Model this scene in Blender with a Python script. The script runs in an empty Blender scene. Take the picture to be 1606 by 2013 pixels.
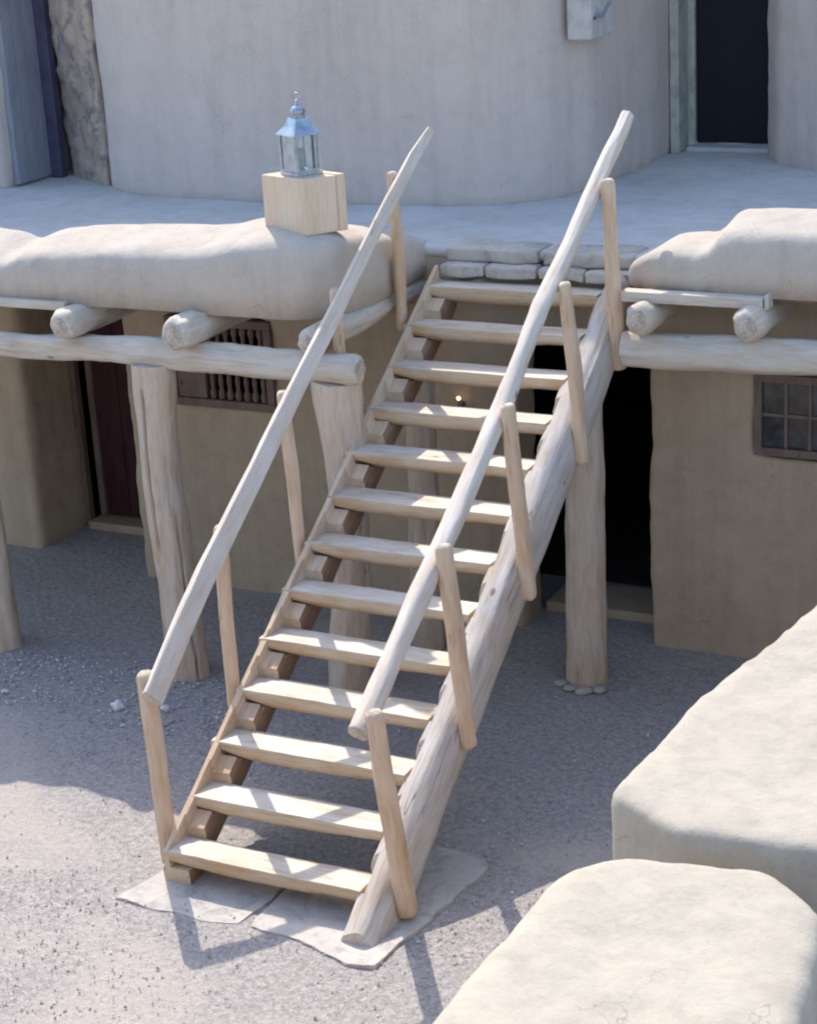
import bpy, bmesh, math, random
from mathutils import Vector, Matrix, noise
random.seed(7)
S = bpy.context.scene
COL = S.collection
RUN, RISE, W = 0.2934, 0.19, 1.192          # stair going, riser, clear width

# ------------------------------------------------------------------ materials
def newmat(name):
    m = bpy.data.materials.new(name); m.use_nodes = True
    nt = m.node_tree; b = nt.nodes['Principled BSDF']
    return m, nt, b
def nd(nt, typ, **kw):
    n = nt.nodes.new(typ)
    for k, v in kw.items():
        if k in n.inputs.keys(): n.inputs[k].default_value = v
        else: setattr(n, k, v)
    return n
def ramp(nt, fac, stops):
    r = nt.nodes.new('ShaderNodeValToRGB'); e = r.color_ramp.elements
    e[0].position, e[0].color = stops[0][0], (*stops[0][1], 1)
    e[1].position, e[1].color = stops[-1][0], (*stops[-1][1], 1)
    for p, c in stops[1:-1]:
        k = e.new(p); k.color = (*c, 1)
    nt.links.new(fac, r.inputs[0]); return r.outputs[0]
def coords(nt, scale=(1, 1, 1), rnd=True):
    tc = nt.nodes.new('ShaderNodeTexCoord')
    mp = nt.nodes.new('ShaderNodeMapping'); mp.inputs['Scale'].default_value = scale
    if rnd:
        oi = nt.nodes.new('ShaderNodeObjectInfo')
        mu = nd(nt, 'ShaderNodeMath', operation='MULTIPLY'); mu.inputs[1].default_value = 37.0
        nt.links.new(oi.outputs['Random'], mu.inputs[0])
        ad = nd(nt, 'ShaderNodeVectorMath', operation='ADD')
        nt.links.new(tc.outputs['Object'], ad.inputs[0]); nt.links.new(mu.outputs[0], ad.inputs[1])
        nt.links.new(ad.outputs[0], mp.inputs[0])
    else:
        nt.links.new(tc.outputs['Object'], mp.inputs[0])
    return mp.outputs[0]
def noi(nt, vec, scale, detail=4, rough=.55, dist=0):
    n = nd(nt, 'ShaderNodeTexNoise', Scale=scale, Detail=detail, Roughness=rough, Distortion=dist)
    nt.links.new(vec, n.inputs['Vector']); return n.outputs['Fac']
def mix(nt, fac, a, b, blend='MIX'):
    m = nt.nodes.new('ShaderNodeMix'); m.data_type = 'RGBA'; m.blend_type = blend
    for s, v in ((0, fac), (6, a), (7, b)):
        if isinstance(v, (int, float)): m.inputs[s].default_value = v
        elif isinstance(v, tuple): m.inputs[s].default_value = (*v, 1)
        else: nt.links.new(v, m.inputs[s])
    return m.outputs[2]
def bump(nt, b, h, strength, dist=.01, prev=None):
    n = nd(nt, 'ShaderNodeBump', Strength=strength, Distance=dist)
    nt.links.new(h, n.inputs['Height'])
    if prev is not None: nt.links.new(prev, n.inputs['Normal'])
    nt.links.new(n.outputs[0], b.inputs['Normal']); return n.outputs[0]

def adobe(name, lo, mid, hi, rough=0.0):
    m, nt, b = newmat(name)
    v = coords(nt, rnd=False)
    big = noi(nt, v, 1.1, 5, .6)
    med = noi(nt, v, 9, 6, .65)
    fine = noi(nt, v, 90, 4, .7)
    c = ramp(nt, big, [(.3, lo), (.52, mid), (.72, hi)])
    spk = ramp(nt, med, [(.28, (.90, .89, .88)), (.5, (1, 1, 1)), (.8, (1.04, 1.03, 1.02))])
    c = mix(nt, .75, c, spk, 'MULTIPLY')
    flk = ramp(nt, fine, [(.30, (.70, .68, .66)), (.40, (1, 1, 1)), (1, (1.03, 1.03, 1.03))])
    c = mix(nt, .55, c, flk, 'MULTIPLY')
    stv = coords(nt, (5, 5, .35), False)
    c = mix(nt, .5, c, ramp(nt, noi(nt, stv, 1.2, 6, .65, .3), [(.36, (.84, .83, .83)), (.52, (1, 1, 1)), (.75, (1.05, 1.04, 1.03))]), 'MULTIPLY')
    gm = ramp(nt, noi(nt, v, 2.3, 5, .7), [(.47, (0, 0, 0)), (.60, (1, 1, 1))])
    gs = ramp(nt, noi(nt, v, 48, 5, .75), [(.44, (.66, .67, .64)), (.56, (1, 1, 1))])
    c = mix(nt, .22, c, mix(nt, gm, (1, 1, 1), gs), 'MULTIPLY')
    if rough:
        rr = noi(nt, v, 5.5, 7, .7, .6)
        st = ramp(nt, rr, [(.38, (.50, .50, .55)), (.5, (1, 1, 1)), (.66, (1.05, .98, .88))])
        c = mix(nt, rough, c, st, 'MULTIPLY')
    vc = nd(nt, 'ShaderNodeTexVoronoi', Scale=1.7, feature='DISTANCE_TO_EDGE')
    wv = nd(nt, 'ShaderNodeVectorMath', operation='ADD'); nt.links.new(v, wv.inputs[0])
    wn = nd(nt, 'ShaderNodeTexNoise', Scale=4.0, Detail=5.0); nt.links.new(v, wn.inputs['Vector'])
    ws = nd(nt, 'ShaderNodeVectorMath', operation='SCALE'); ws.inputs[3].default_value = .35; nt.links.new(wn.outputs['Color'], ws.inputs[0]); nt.links.new(ws.outputs[0], wv.inputs[1])
    nt.links.new(wv.outputs[0], vc.inputs['Vector'])
    cr = ramp(nt, vc.outputs['Distance'], [(0, (.62, .58, .54)), (.004, (1, 1, 1))])
    cm = ramp(nt, noi(nt, v, 1.9, 3), [(.60, (1, 1, 1)), (.68, (0, 0, 0))])
    c = mix(nt, .8, c, mix(nt, 1.0, cr, cm, 'LIGHTEN'), 'MULTIPLY')
    nt.links.new(c, b.inputs['Base Color']); b.inputs['Roughness'].default_value = .95
    b.inputs['Specular IOR Level'].default_value = .1
    n1 = bump(nt, b, fine, .35, .006)
    n2 = bump(nt, b, med, .38 + rough, .018, n1)
    return m
def wood(name, base, tint, dark, grain=1.0, crack=1.0, rough=.75):
    """Weathered timber: the grain runs along the object's own Z axis."""
    m, nt, b = newmat(name)
    v = coords(nt, (1, 1, .09))
    v2 = coords(nt, (1, 1, .35))
    g = noi(nt, v, 60, 5, .6, .3)
    s = noi(nt, v2, 7, 5, .6, .5)
    c = ramp(nt, s, [(.34, tint), (.55, base), (.8, tuple(min(1, x * 1.08) for x in base))])
    gr = ramp(nt, g, [(.32, (.66, .60, .54)), (.5, (.97, .96, .95)), (.75, (1.06, 1.05, 1.04))])
    c = mix(nt, .6 * grain, c, gr, 'MULTIPLY')
    # thin drying checks that follow the grain
    k = noi(nt, coords(nt, (1, 1, .05)), 11, 2, .4, .2)
    kd = nd(nt, 'ShaderNodeMath', operation='SUBTRACT'); nt.links.new(k, kd.inputs[0]); kd.inputs[1].default_value = .5
    ka = nd(nt, 'ShaderNodeMath', operation='ABSOLUTE'); nt.links.new(kd.outputs[0], ka.inputs[0])
    kr = ramp(nt, ka.outputs[0], [(0, (.1, .1, .1)), (.0018, (.25, .25, .25)), (.0045, (1, 1, 1))])
    pt = noi(nt, v2, 2.2, 2)
    pm = ramp(nt, pt, [(.52, (1, 1, 1)), (.58, (0, 0, 0))])
    kk = mix(nt, 1.0, kr, pm, 'LIGHTEN')
    c = mix(nt, crack, c, mix(nt, kk, tuple(.22 + x for x in dark), (1, 1, 1)), 'MULTIPLY')
    # knots
    vo = nd(nt, 'ShaderNodeTexVoronoi', Scale=2.6); nt.links.new(coords(nt, (1.6, 1.6, .8)), vo.inputs['Vector'])
    kn = ramp(nt, vo.outputs['Distance'], [(.035, (.36, .25, .16)), (.075, (1, 1, 1))])
    c = mix(nt, .8, c, kn, 'MULTIPLY')
    at = nd(nt, 'ShaderNodeAttribute', attribute_name='split')
    c = mix(nt, at.outputs['Fac'], c, dark)
    nt.links.new(c, b.inputs['Base Color']); b.inputs['Roughness'].default_value = rough
    b.inputs['Specular IOR Level'].default_value = .25
    n1 = bump(nt, b, g, .35, .004)
    n2 = bump(nt, b, kk, .5, .006, n1)
    bump(nt, b, s, .5, .015, n2)
    return m
def plain(name, col, rough=.8, metal=0, nscale=8, amt=.35, bumpd=.004):
    m, nt, b = newmat(name)
    n = noi(nt, coords(nt), nscale, 6, .65)
    c = ramp(nt, n, [(.3, tuple(x * (1 - amt) for x in col)), (.55, col), (.8, tuple(min(1, x * (1 + amt * .5)) for x in col))])
    nt.links.new(c, b.inputs['Base Color']); b.inputs['Roughness'].default_value = rough
    b.inputs['Metallic'].default_value = metal
    bump(nt, b, n, .4, bumpd)
    return m

M = {}
M['adobe'] = adobe('adobe_plaster', (.545, .475, .44), (.575, .50, .465), (.60, .525, .485))
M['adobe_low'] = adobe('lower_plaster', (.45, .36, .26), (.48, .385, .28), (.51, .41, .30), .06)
M['parapet'] = adobe('parapet_plaster', (.50, .44, .385), (.535, .47, .41), (.56, .49, .43), .08)
M['adobe_rough'] = adobe('mottled_plaster', (.38, .32, .28), (.46, .38, .33), (.54, .46, .39), .9)
M['adobe_pale'] = adobe('pale_wall_plaster', (.41, .365, .305), (.435, .39, .325), (.455, .41, .345), .14)
M['deck'] = adobe('terrace_mud', (.50, .485, .475), (.545, .53, .52), (.59, .57, .555))
M['brick'] = adobe('worn_adobe_block', (.40, .36, .32), (.50, .46, .41), (.60, .55, .49), .5)
M['slab'] = adobe('pale_slab', (.47, .43, .40), (.54, .495, .455), (.60, .55, .50), .5)
M['wood'] = wood('peeled_pine', (.60, .51, .42), (.56, .43, .31), (.20, .085, .03))
M['rail'] = wood('pale_rail_wood', (.66, .58, .51), (.62, .51, .42), (.22, .10, .05), .7, .8)
M['post'] = wood('baluster_wood', (.66, .51, .38), (.58, .40, .26), (.22, .10, .04), .8, .9)
M['tread'] = wood('tread_wood', (.68, .60, .52), (.56, .46, .35), (.22, .10, .04), .9, .8)
M['bounce_side'] = wood('tread_bounce_tan', (.60, .48, .35), (.54, .37, .22), (.22, .10, .04), .9, .7)  # warm bounce light on front and under faces, put into the tan
M['shade_side'] = wood('brown_shade_side', (.36, .23, .155), (.28, .16, .10), (.10, .04, .02), 1, .6)  # shade and warm bounce on the left stringer's inner side, painted dark brown
M['grey'] = wood('weathered_log', (.57, .52, .48), (.52, .43, .35), (.16, .08, .04), 1.3, 1.0)
M['beam'] = wood('beam_wood', (.60, .54, .47), (.54, .45, .36), (.22, .12, .06), .9, .9)
m, nt, b = newmat('sawn_end')
v = coords(nt, rnd=False)
wv = nd(nt, 'ShaderNodeTexWave', Scale=11.0, Distortion=7.0, wave_type='RINGS', rings_direction='Z'); wv.inputs['Detail Scale'].default_value = 2
nt.links.new(v, wv.inputs['Vector'])
c = ramp(nt, wv.outputs['Fac'], [(.2, (.49, .42, .35)), (.7, (.57, .50, .43))])
c = mix(nt, .8, c, ramp(nt, noi(nt, v, 10, 6, .75), [(.36, (.50, .46, .42)), (.56, (1, 1, 1))]), 'MULTIPLY')
nt.links.new(c, b.inputs['Base Color']); b.inputs['Roughness'].default_value = .9
bump(nt, b, noi(nt, v, 30, 5, .7), .6, .006)
M['end'] = m
M['crate'] = wood('box_wood', (.70, .57, .44), (.66, .51, .38), (.28, .13, .06), .6, .5)
M['darkwood'] = wood('dark_door_wood', (.060, .022, .026), (.042, .014, .018), (.01, .004, .003), 1, .5)
M['frame'] = wood('worn_frame_wood', (.20, .15, .125), (.16, .11, .09), (.03, .015, .01), .8, .5)
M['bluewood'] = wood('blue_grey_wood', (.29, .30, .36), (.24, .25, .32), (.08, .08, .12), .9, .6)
M['gap_shadow'] = plain('gap_shadow_blue', (.07, .065, .12), .7)  # shadow of the wall gap, put into a flat dark blue
M['palepaint'] = plain('pale_frame_paint', (.48, .47, .42), .7)
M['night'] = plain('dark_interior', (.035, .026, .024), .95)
M['navy'] = plain('navy_door_paint', (.0025, .0035, .010), .75)
M['fixture'] = plain('fixture_enamel', (.50, .48, .46), .6)
M['tin'] = plain('tin_sheet', (.40, .46, .53), .36, .8, 14, .35)
M['tindark'] = plain('tin_seam', (.16, .14, .17), .5, .6)
M['stone'] = plain('pale_stone', (.74, .74, .73), .9, 0, 14, .12, .01)
m, nt, b = newmat('lantern_glass')
b.inputs['Base Color'].default_value = (.85, .9, .92, 1); b.inputs['Roughness'].default_value = .12
b.inputs['Transmission Weight'].default_value = .85; b.inputs['IOR'].default_value = 1.1
M['glass'] = m
m, nt, b = newmat('window_pane')
n = noi(nt, coords(nt), 9, 3)
nt.links.new(ramp(nt, n, [(.4, (.012, .016, .018)), (.7, (.05, .07, .09))]), b.inputs['Base Color'])
b.inputs['Roughness'].default_value = .12
M['pane'] = m
m, nt, b = newmat('lit_bulb')
b.inputs['Emission Color'].default_value = (1, .62, .30, 1); b.inputs['Emission Strength'].default_value = 3
M['bulb'] = m

# ground: dusty courtyard, gravelly grey with smoother pinkish sand
m, nt, b = newmat('courtyard_gravel')
v = coords(nt, rnd=False)
zone = noi(nt, v, .55, 4, .6, .4)
g1 = noi(nt, v, 26, 8, .75); g2 = noi(nt, v, 95, 5, .75)
vo = nd(nt, 'ShaderNodeTexVoronoi', Scale=48.0); nt.links.new(v, vo.inputs['Vector'])
vo2 = nd(nt, 'ShaderNodeTexVoronoi', Scale=17.0); nt.links.new(v, vo2.inputs['Vector'])
gravel = ramp(nt, g1, [(.26, (.25, .23, .235)), (.42, (.44, .405, .39)), (.55, (.56, .515, .49)), (.75, (.72, .67, .63))])
gravel = mix(nt, .35, gravel, ramp(nt, vo.outputs['Distance'], [(.1, (.75, .75, .76)), (.5, (.35, .35, .36))]), 'OVERLAY')
sand = ramp(nt, g1, [(.3, (.51, .455, .42)), (.6, (.60, .54, .495))])
zr = ramp(nt, zone, [(.50, (0, 0, 0)), (.60, (1, 1, 1))])
c = mix(nt, zr, gravel, sand)
fl = ramp(nt, g2, [(.32, (.55, .54, .55)), (.48, (1, 1, 1)), (.75, (1.12, 1.1, 1.08))])
c = mix(nt, .8, c, fl, 'MULTIPLY')
nt.links.new(c, b.inputs['Base Color']); b.inputs['Roughness'].default_value = .97
b.inputs['Specular IOR Level'].default_value = .1
n1 = bump(nt, b, g2, .7, .012)
n2 = bump(nt, b, vo2.outputs['Distance'], .35, .02, n1)
bump(nt, b, g1, .8, .03, n2)
M['gravel'] = m
m, nt, b = newmat('pebble')
oi = nt.nodes.new('ShaderNodeNewGeometry')
nt.links.new(ramp(nt, oi.outputs['Random Per Island'], [(0, (.24, .23, .24)), (.5, (.48, .45, .44)), (.9, (.62, .59, .57)), (1, (.74, .72, .70))]), b.inputs['Base Color'])
b.inputs['Roughness'].default_value = .95
M['pebble'] = m

# ------------------------------------------------------------------ object helpers
def tag(o, label=None, cat=None, group=None, kind=None):
    if label: o['label'] = label
    if cat: o['category'] = cat
    if group: o['group'] = group
    if kind: o['kind'] = kind
    return o
def empty(name, loc=(0, 0, 0)):
    o = bpy.data.objects.new(name, None); o.location = loc; o.empty_display_size = .2
    COL.objects.link(o); return o
def finish(o, parent, mat, smooth=True):
    o.data.materials.clear(); o.data.materials.append(M[mat] if isinstance(mat, str) else mat)
    if smooth:
        for p in o.data.polygons: p.use_smooth = True
    if parent is not None:
        par = parent
        off = Vector((0, 0, 0))
        while par is not None:
            off += Vector(par.location) if par.type == 'EMPTY' else Vector((0, 0, 0))
            par = par.parent
        o.parent = parent
        if parent.type == 'EMPTY':
            o.location = Vector(o.location) - off
        else:                                     # sub-part of a mesh part
            o.matrix_parent_inverse = Matrix.Identity(4)
            pm = parent.matrix_basis.copy()
            gp = parent.parent
            base = Vector(gp.location) if gp else Vector((0, 0, 0))
            world = o.matrix_basis.copy()
            pw = Matrix.Translation(base) @ pm
            o.matrix_basis = pw.inverted() @ world
    return o
def mesh_obj(name, verts, faces, mat, parent=None, smooth=True, loc=(0, 0, 0)):
    me = bpy.data.meshes.new(name); me.from_pydata([tuple(v) for v in verts], [], faces); me.update()
    o = bpy.data.objects.new(name, me); o.location = loc; COL.objects.link(o)
    return finish(o, parent, mat, smooth)
def bm_obj(name, bm, mat, parent=None, smooth=False, loc=(0, 0, 0), rot=None):
    me = bpy.data.meshes.new(name); bmesh.ops.recalc_face_normals(bm, faces=bm.faces); bm.to_mesh(me); bm.free()
    o = bpy.data.objects.new(name, me); o.location = loc
    if rot: o.rotation_euler = rot
    COL.objects.link(o)
    return finish(o, parent, mat, smooth)
def add_box(bm, c0, c1, rz=0, pivot=None):
    x0, y0, z0 = c0; x1, y1, z1 = c1
    vs = [bm.verts.new(p) for p in ((x0, y0, z0), (x1, y0, z0), (x1, y1, z0), (x0, y1, z0), (x0, y0, z1), (x1, y0, z1), (x1, y1, z1), (x0, y1, z1))]
    for f in ((3, 2, 1, 0), (4, 5, 6, 7), (0, 1, 5, 4), (1, 2, 6, 5), (2, 3, 7, 6), (3, 0, 4, 7)):
        bm.faces.new([vs[i] for i in f])
    if rz:
        bmesh.ops.rotate(bm, verts=vs, cent=pivot or ((x0 + x1) / 2, (y0 + y1) / 2, 0), matrix=Matrix.Rotation(rz, 3, 'Z'))
    return vs
def add_prism(bm, pts, z0, z1):
    a = [bm.verts.new((x, y, z0)) for x, y in pts]; t = [bm.verts.new((x, y, z1)) for x, y in pts]
    n = len(pts); bm.faces.new(a[::-1]); bm.faces.new(t)
    for i in range(n): bm.faces.new((a[i], a[(i + 1) % n], t[(i + 1) % n], t[i]))
def bevelled(bm, w, seg=2):
    bmesh.ops.bevel(bm, geom=bm.edges[:], offset=w, segments=seg, affect='EDGES', profile=.6)
def fbm(p, s): 
    return noise.fractal(Vector(p) * s, .6, 2.1, 4)
def mud(name, build, mat, parent=None, voxel=.035, smooth=6, amp=.02, freq=1.2, fine=.006):
    """Closed solids joined into one soft hand-plastered skin."""
    bm = bmesh.new(); build(bm); bmesh.ops.recalc_face_normals(bm, faces=bm.faces)
    me = bpy.data.meshes.new(name + '_src'); bm.to_mesh(me); bm.free()
    o = bpy.data.objects.new(name, me); COL.objects.link(o)
    r = o.modifiers.new('r', 'REMESH'); r.mode = 'VOXEL'; r.voxel_size = voxel
    s = o.modifiers.new('s', 'SMOOTH'); s.factor = .5; s.iterations = smooth
    dg = bpy.context.evaluated_depsgraph_get()
    nm = bpy.data.meshes.new_from_object(o.evaluated_get(dg))
    o.modifiers.clear(); o.data = nm; bpy.data.meshes.remove(me); nm.name = name
    for vtx, nrm in [(vv, vv.normal.copy()) for vv in nm.vertices]:
        d = amp * fbm(vtx.co, freq) + fine * fbm(vtx.co + Vector((9, 3, 5)), freq * 6)
        vtx.co += nrm * d
    nm.update()
    return finish(o, parent, mat, True)

def log(name, pts, radii, mat, parent=None, seg=28, step=.05, wob=.006, end_round=.25, flat=None,
        split=None, flatw=None, seed=0, squash=(1, 1), twist=0, lump=.5, label=None):
    """Round timber along a polyline. Local Z is the grain. radii: one per point.
    flat: (angle, keep) saws one side; split: list of (angle, z0, z1, width, depth, drift) drying splits."""
    P = [Vector(p) for p in pts]
    o0 = P[0]; ax = (P[-1] - P[0]); Ltot = ax.length; ax.normalize()
    q = ax.to_track_quat('Z', 'X' if abs(ax.x) < .9 else 'Y')
    inv = q.inverted()
    loc = [inv @ (p - o0) for p in P]
    if flatw: fv = inv @ Vector(flatw[0]); flat = [(math.atan2(fv.y, fv.x), flatw[1])]
    zs = [l.z for l in loc]
    def at(z):
        z = min(max(z, zs[0]), zs[-1])
        for i in range(len(zs) - 1):
            if z <= zs[i + 1] + 1e-9:
                t = (z - zs[i]) / max(1e-6, zs[i + 1] - zs[i]); t2 = t * t * (3 - 2 * t)
                a = loc[i].lerp(loc[i + 1], t if len(zs) > 4 else t2); return a.x, a.y, radii[i] + (radii[i + 1] - radii[i]) * t2
        return loc[-1].x, loc[-1].y, radii[-1]
    n = max(6, int(Ltot / step)); verts = []; faces = []; spl = []
    R = sum(radii) / len(radii)
    er = end_round * R
    stations = [0.0, er * .12, er * .4, er] + [er + (Ltot - 2 * er) * i / n for i in range(1, n)] + [Ltot - er, Ltot - er * .4, Ltot - er * .12, Ltot]
    for z in stations:
        cx, cy, r = at(z)
        e = min(z, Ltot - z)
        k = 1.0 if e >= er else math.sqrt(max(0, 1 - (1 - e / er) ** 2)) * (end_round) + (1 - end_round)
        for j in range(seg):
            a = 2 * math.pi * j / seg
            nv = Vector((math.cos(a) * 1.2, math.sin(a) * 1.2, z * 1.6 + seed * 7.3))
            rr = r * k + wob * noise.noise(nv * 1.5) * 1.6 + wob * lump * noise.noise(nv * 5)
            fac = 0
            if split:
                for (sa, s0, s1, sw, sd, dr) in split:
                    if s0 <= z <= s1:
                        ca = sa + dr * (z - s0) + .10 * noise.noise(Vector((z * 3, seed, sa)))
                        dd = (a - ca + math.pi) % (2 * math.pi) - math.pi
                        tw = sw * min(1, (z - s0) / .15 + .25, (s1 - z) / .15 + .25)
                        if abs(dd) < tw:
                            f = 1 - abs(dd) / tw; rr -= sd * f; fac = max(fac, f)
            x, y = math.cos(a) * rr * squash[0], math.sin(a) * rr * squash[1]
            if flat:
                for fa, keep in flat:
                    d = x * math.cos(fa) + y * math.sin(fa)
                    if d > keep * r:
                        x -= (d - keep * r) * math.cos(fa); y -= (d - keep * r) * math.sin(fa)
            verts.append((cx + x, cy + y, z)); spl.append(fac)
    ns = len(stations)
    for i in range(ns - 1):
        for j in range(seg):
            a = i * seg + j; b2 = i * seg + (j + 1) % seg
            faces.append((a, b2, b2 + seg, a + seg))
    faces.append(tuple(range(seg))[::-1]); faces.append(tuple((ns - 1) * seg + j for j in range(seg)))
    me = bpy.data.meshes.new(name); me.from_pydata(verts, [], faces); me.update()
    at_ = me.attributes.new('split', 'FLOAT', 'POINT'); at_.data.foreach_set('value', spl)
    o = bpy.data.objects.new(name, me); o.location = o0; o.rotation_mode = 'QUATERNION'; o.rotation_quaternion = q
    COL.objects.link(o); finish(o, parent, mat, True)
    me.materials.append(M['end'])
    for p in me.polygons:
        if abs(p.normal.z) > .86 and (p.center.z < .6 * R or p.center.z > Ltot - .6 * R): p.material_index = 1
    if label: o['label'] = label
    return o

def catmull(pts, n):
    out = []
    m_ = len(pts)
    for i in range(m_ - 1):
        p0, p1, p2, p3 = [Vector(pts[max(0, min(m_ - 1, k))]) for k in (i - 1, i, i + 1, i + 2)]
        for s in range(n):
            t = s / n
            out.append(.5 * ((2 * p1) + (-p0 + p2) * t + (2 * p0 - 5 * p1 + 4 * p2 - p3) * t * t + (-p0 + 3 * p1 - 3 * p2 + p3) * t ** 3))
    out.append(Vector(pts[-1])); return out
def mudloft(name, path, mat, parent, n=14, power=3.2, amp=.012, seg=30, endcap=.8):
    """Rounded parapet: path entries are (x, y, z_base, z_top, half_width)."""
    C = catmull([Vector(p) for p in path], n); N = len(C)
    verts = []; faces = []
    # arc length
    d = [0]
    for i in range(1, N): d.append(d[-1] + (Vector(C[i][:2]) - Vector(C[i - 1][:2])).length)
    for i, c in enumerate(C):
        a = Vector(C[max(0, i - 1)][:2]); b_ = Vector(C[min(N - 1, i + 1)][:2]); t = (b_ - a).normalized(); nr = Vector((-t.y, t.x))
        hw, zb, zt = c[4], c[2], c[3]
        e = min(d[i], d[-1] - d[i]); R = endcap * hw
        k = 1 if e > R else math.sqrt(max(.02, 1 - (1 - e / R) ** 2))
        for j in range(seg + 1):
            u = math.pi * j / seg
            cx = -math.copysign(abs(math.cos(u)) ** (2 / power), math.cos(u)); sz = abs(math.sin(u)) ** (2 / power)
            p = Vector((c[0] + nr.x * hw * cx * (.55 + .45 * k), c[1] + nr.y * hw * cx * (.55 + .45 * k), zb + (zt - zb) * sz * (k if sz > .02 else 1)))
            p.z -= .11 * (1 - cx) * .5 * sz * (zt - zb) / .5
            nn = Vector((nr.x * cx, nr.y * cx, sz)).normalized()
            p += nn * (amp * fbm(p, 2.2) + amp * .4 * fbm(p, 9))
            verts.append(p)
    s = seg + 1
    for i in range(N - 1):
        for j in range(seg):
            a = i * s + j; faces.append((a, a + 1, a + 1 + s, a + s))
        faces.append((i * s + seg, i * s, (i + 1) * s, (i + 1) * s + seg))
    faces.append(tuple(range(s))[::-1]); faces.append(tuple((N - 1) * s + j for j in range(s)))
    o = mesh_obj(name, verts, faces, mat, parent)
    bm = bmesh.new(); bm.from_mesh(o.data); bmesh.ops.recalc_face_normals(bm, faces=bm.faces); bm.to_mesh(o.data); bm.free()
    for p in o.data.polygons: p.use_smooth = True
    return o

# ------------------------------------------------------------------ ground
def ground():
    xs = [-60, -25, -10] + [-6 + i * .08 for i in range(int(11 / .08))] + [6, 12, 30, 60]
    ys = [-60, -25, -8] + [-3 + i * .08 for i in range(int(8 / .08))] + [6, 9, 20, 60]
    V = []; F = []
    for y in ys:
        for x in xs:
            near = max(0, 1 - max(abs(x + .5) - 4, abs(y - 1) - 3, 0) / 2)
            z = -.004 + near * (.014 * fbm((x, y, 0), .9) + .006 * fbm((x, y, 3), 4))
            V.append((x, y, z))
    nx = len(xs)
    for j in range(len(ys) - 1):
        for i in range(nx - 1): F.append((j * nx + i, j * nx + i + 1, (j + 1) * nx + i + 1, (j + 1) * nx + i))
    tag(mesh_obj('ground', V, F, 'gravel'), kind='structure')
ground()
def ico_blob(V, F, c, r, sx, sy, sz, rot, jit=.25):
    o = len(V)
    base = [(1, 0, 0), (-1, 0, 0), (0, 1, 0), (0, -1, 0), (0, 0, 1), (0, 0, -1)]
    cr, sr = math.cos(rot), math.sin(rot)
    for x, y, z in base:
        k = r * (1 + random.uniform(-jit, jit)); x, y, z = x * sx * k, y * sy * k, z * sz * k
        V.append((c[0] + x * cr - y * sr, c[1] + x * sr + y * cr, c[2] + z))
    for f in ((0, 2, 4), (2, 1, 4), (1, 3, 4), (3, 0, 4), (2, 0, 5), (1, 2, 5), (3, 1, 5), (0, 3, 5)):
        F.append(tuple(o + i for i in f))
V = []; F = []
for i in range(26000):
    x = random.uniform(-3.6, 2.6); y = random.uniform(-1.6, 3.8)
    dens = .45 + .6 * noise.noise(Vector((x * .8, y * .8, 2)))
    band = (-2.9 < x < -.7 and 1.85 < y + .18 * noise.noise(Vector((x * 2, y * 2, 0))) < 2.62)
    if band: dens = 1.0
    if -2.2 < x < -.15 and .2 < y < 1.3: dens *= .25
    if y > 2.75: dens *= .25
    if random.random() > dens: continue
    r = random.choice((.005, .006, .008, .010)) * (1.5 if band else 1)
    r *= random.uniform(.5, 1.15)
    if random.random() < .004: r *= 2.4
    ico_blob(V, F, (x, y, .002 + .014 * fbm((x, y, 0), .9) + r * .25), r, 1, random.uniform(.6, 1), random.uniform(.5, .9), random.uniform(0, 6.28))
tag(mesh_obj('gravel', V, F, 'pebble', None, False), 'loose grey gravel strewn over the courtyard floor', kind='stuff')

def slab(name, pts, z0, z1, mat, label, cat, sub=6, group=None):
    P = []
    n = len(pts)
    for i in range(n):
        a = Vector(pts[i]); b_ = Vector(pts[(i + 1) % n])
        for k in range(sub):
            p = a.lerp(b_, k / sub); w = .030 * noise.noise(Vector((p.x * 5, p.y * 5, z1 * 50))) + .014 * noise.noise(Vector((p.x * 21, p.y * 21, 4)))
            P.append((p.x + w, p.y + .030 * noise.noise(Vector((p.x * 6, p.y * 6, 8.8))) + w * .4))
    bm = bmesh.new()
    add_prism(bm, P, z0, z1)
    top = [f for f in bm.faces if f.calc_center_median().z > z1 - .001]
    bmesh.ops.bevel(bm, geom=[e for f in top for e in f.edges], offset=.006, segments=1, affect='EDGES')
    return tag(bm_obj(name, bm, mat), label, cat, group)
slab('stone_slab', [(-.17, .06), (-.10, .30), (-.05, .50), (.2, .56), (.62, .60), (.65, .35), (.60, .04), (.408, .012), (.216, .026), (.0, .03)],
     -.02, .009, 'slab', 'thin pale slab under the left foot of the stair', 'slab')
slab('stone_slab', [(.67, .62), (.95, .60), (1.10, .64), (1.14, .94), (1.20, 1.14), (1.48, 1.126), (1.58, 1.047), (1.55, .8), (1.50, .50), (1.47, .15), (1.45, -.035), (1.31, -.066), (1.13, -.03), (.93, .03), (.80, .05), (.66, .05)],
     -.02, .010, 'slab', 'cracked pale slab under the right foot of the stair, part in shade', 'slab')
def rock(loc, r, sq, label, seed):
    bm = bmesh.new(); bmesh.ops.create_icosphere(bm, subdivisions=3, radius=r)
    for v_ in bm.verts:
        v_.co *= 1 + .45 * noise.noise(v_.co * (1.3 / r) + Vector((seed * 3.1, 0, 0)))
        v_.co.z *= sq
    o = bm_obj('stone', bm, 'stone', None, True, loc, (0, 0, seed)); tag(o, label, 'stone')
rock((-1.507, 2.07, .02), .040, .85, 'round white stone on dark gravel near the left pillar', 1)
rock((-1.20, 2.15, .015), .028, .7, 'small pale stone just right of the round white one', 2)

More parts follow.
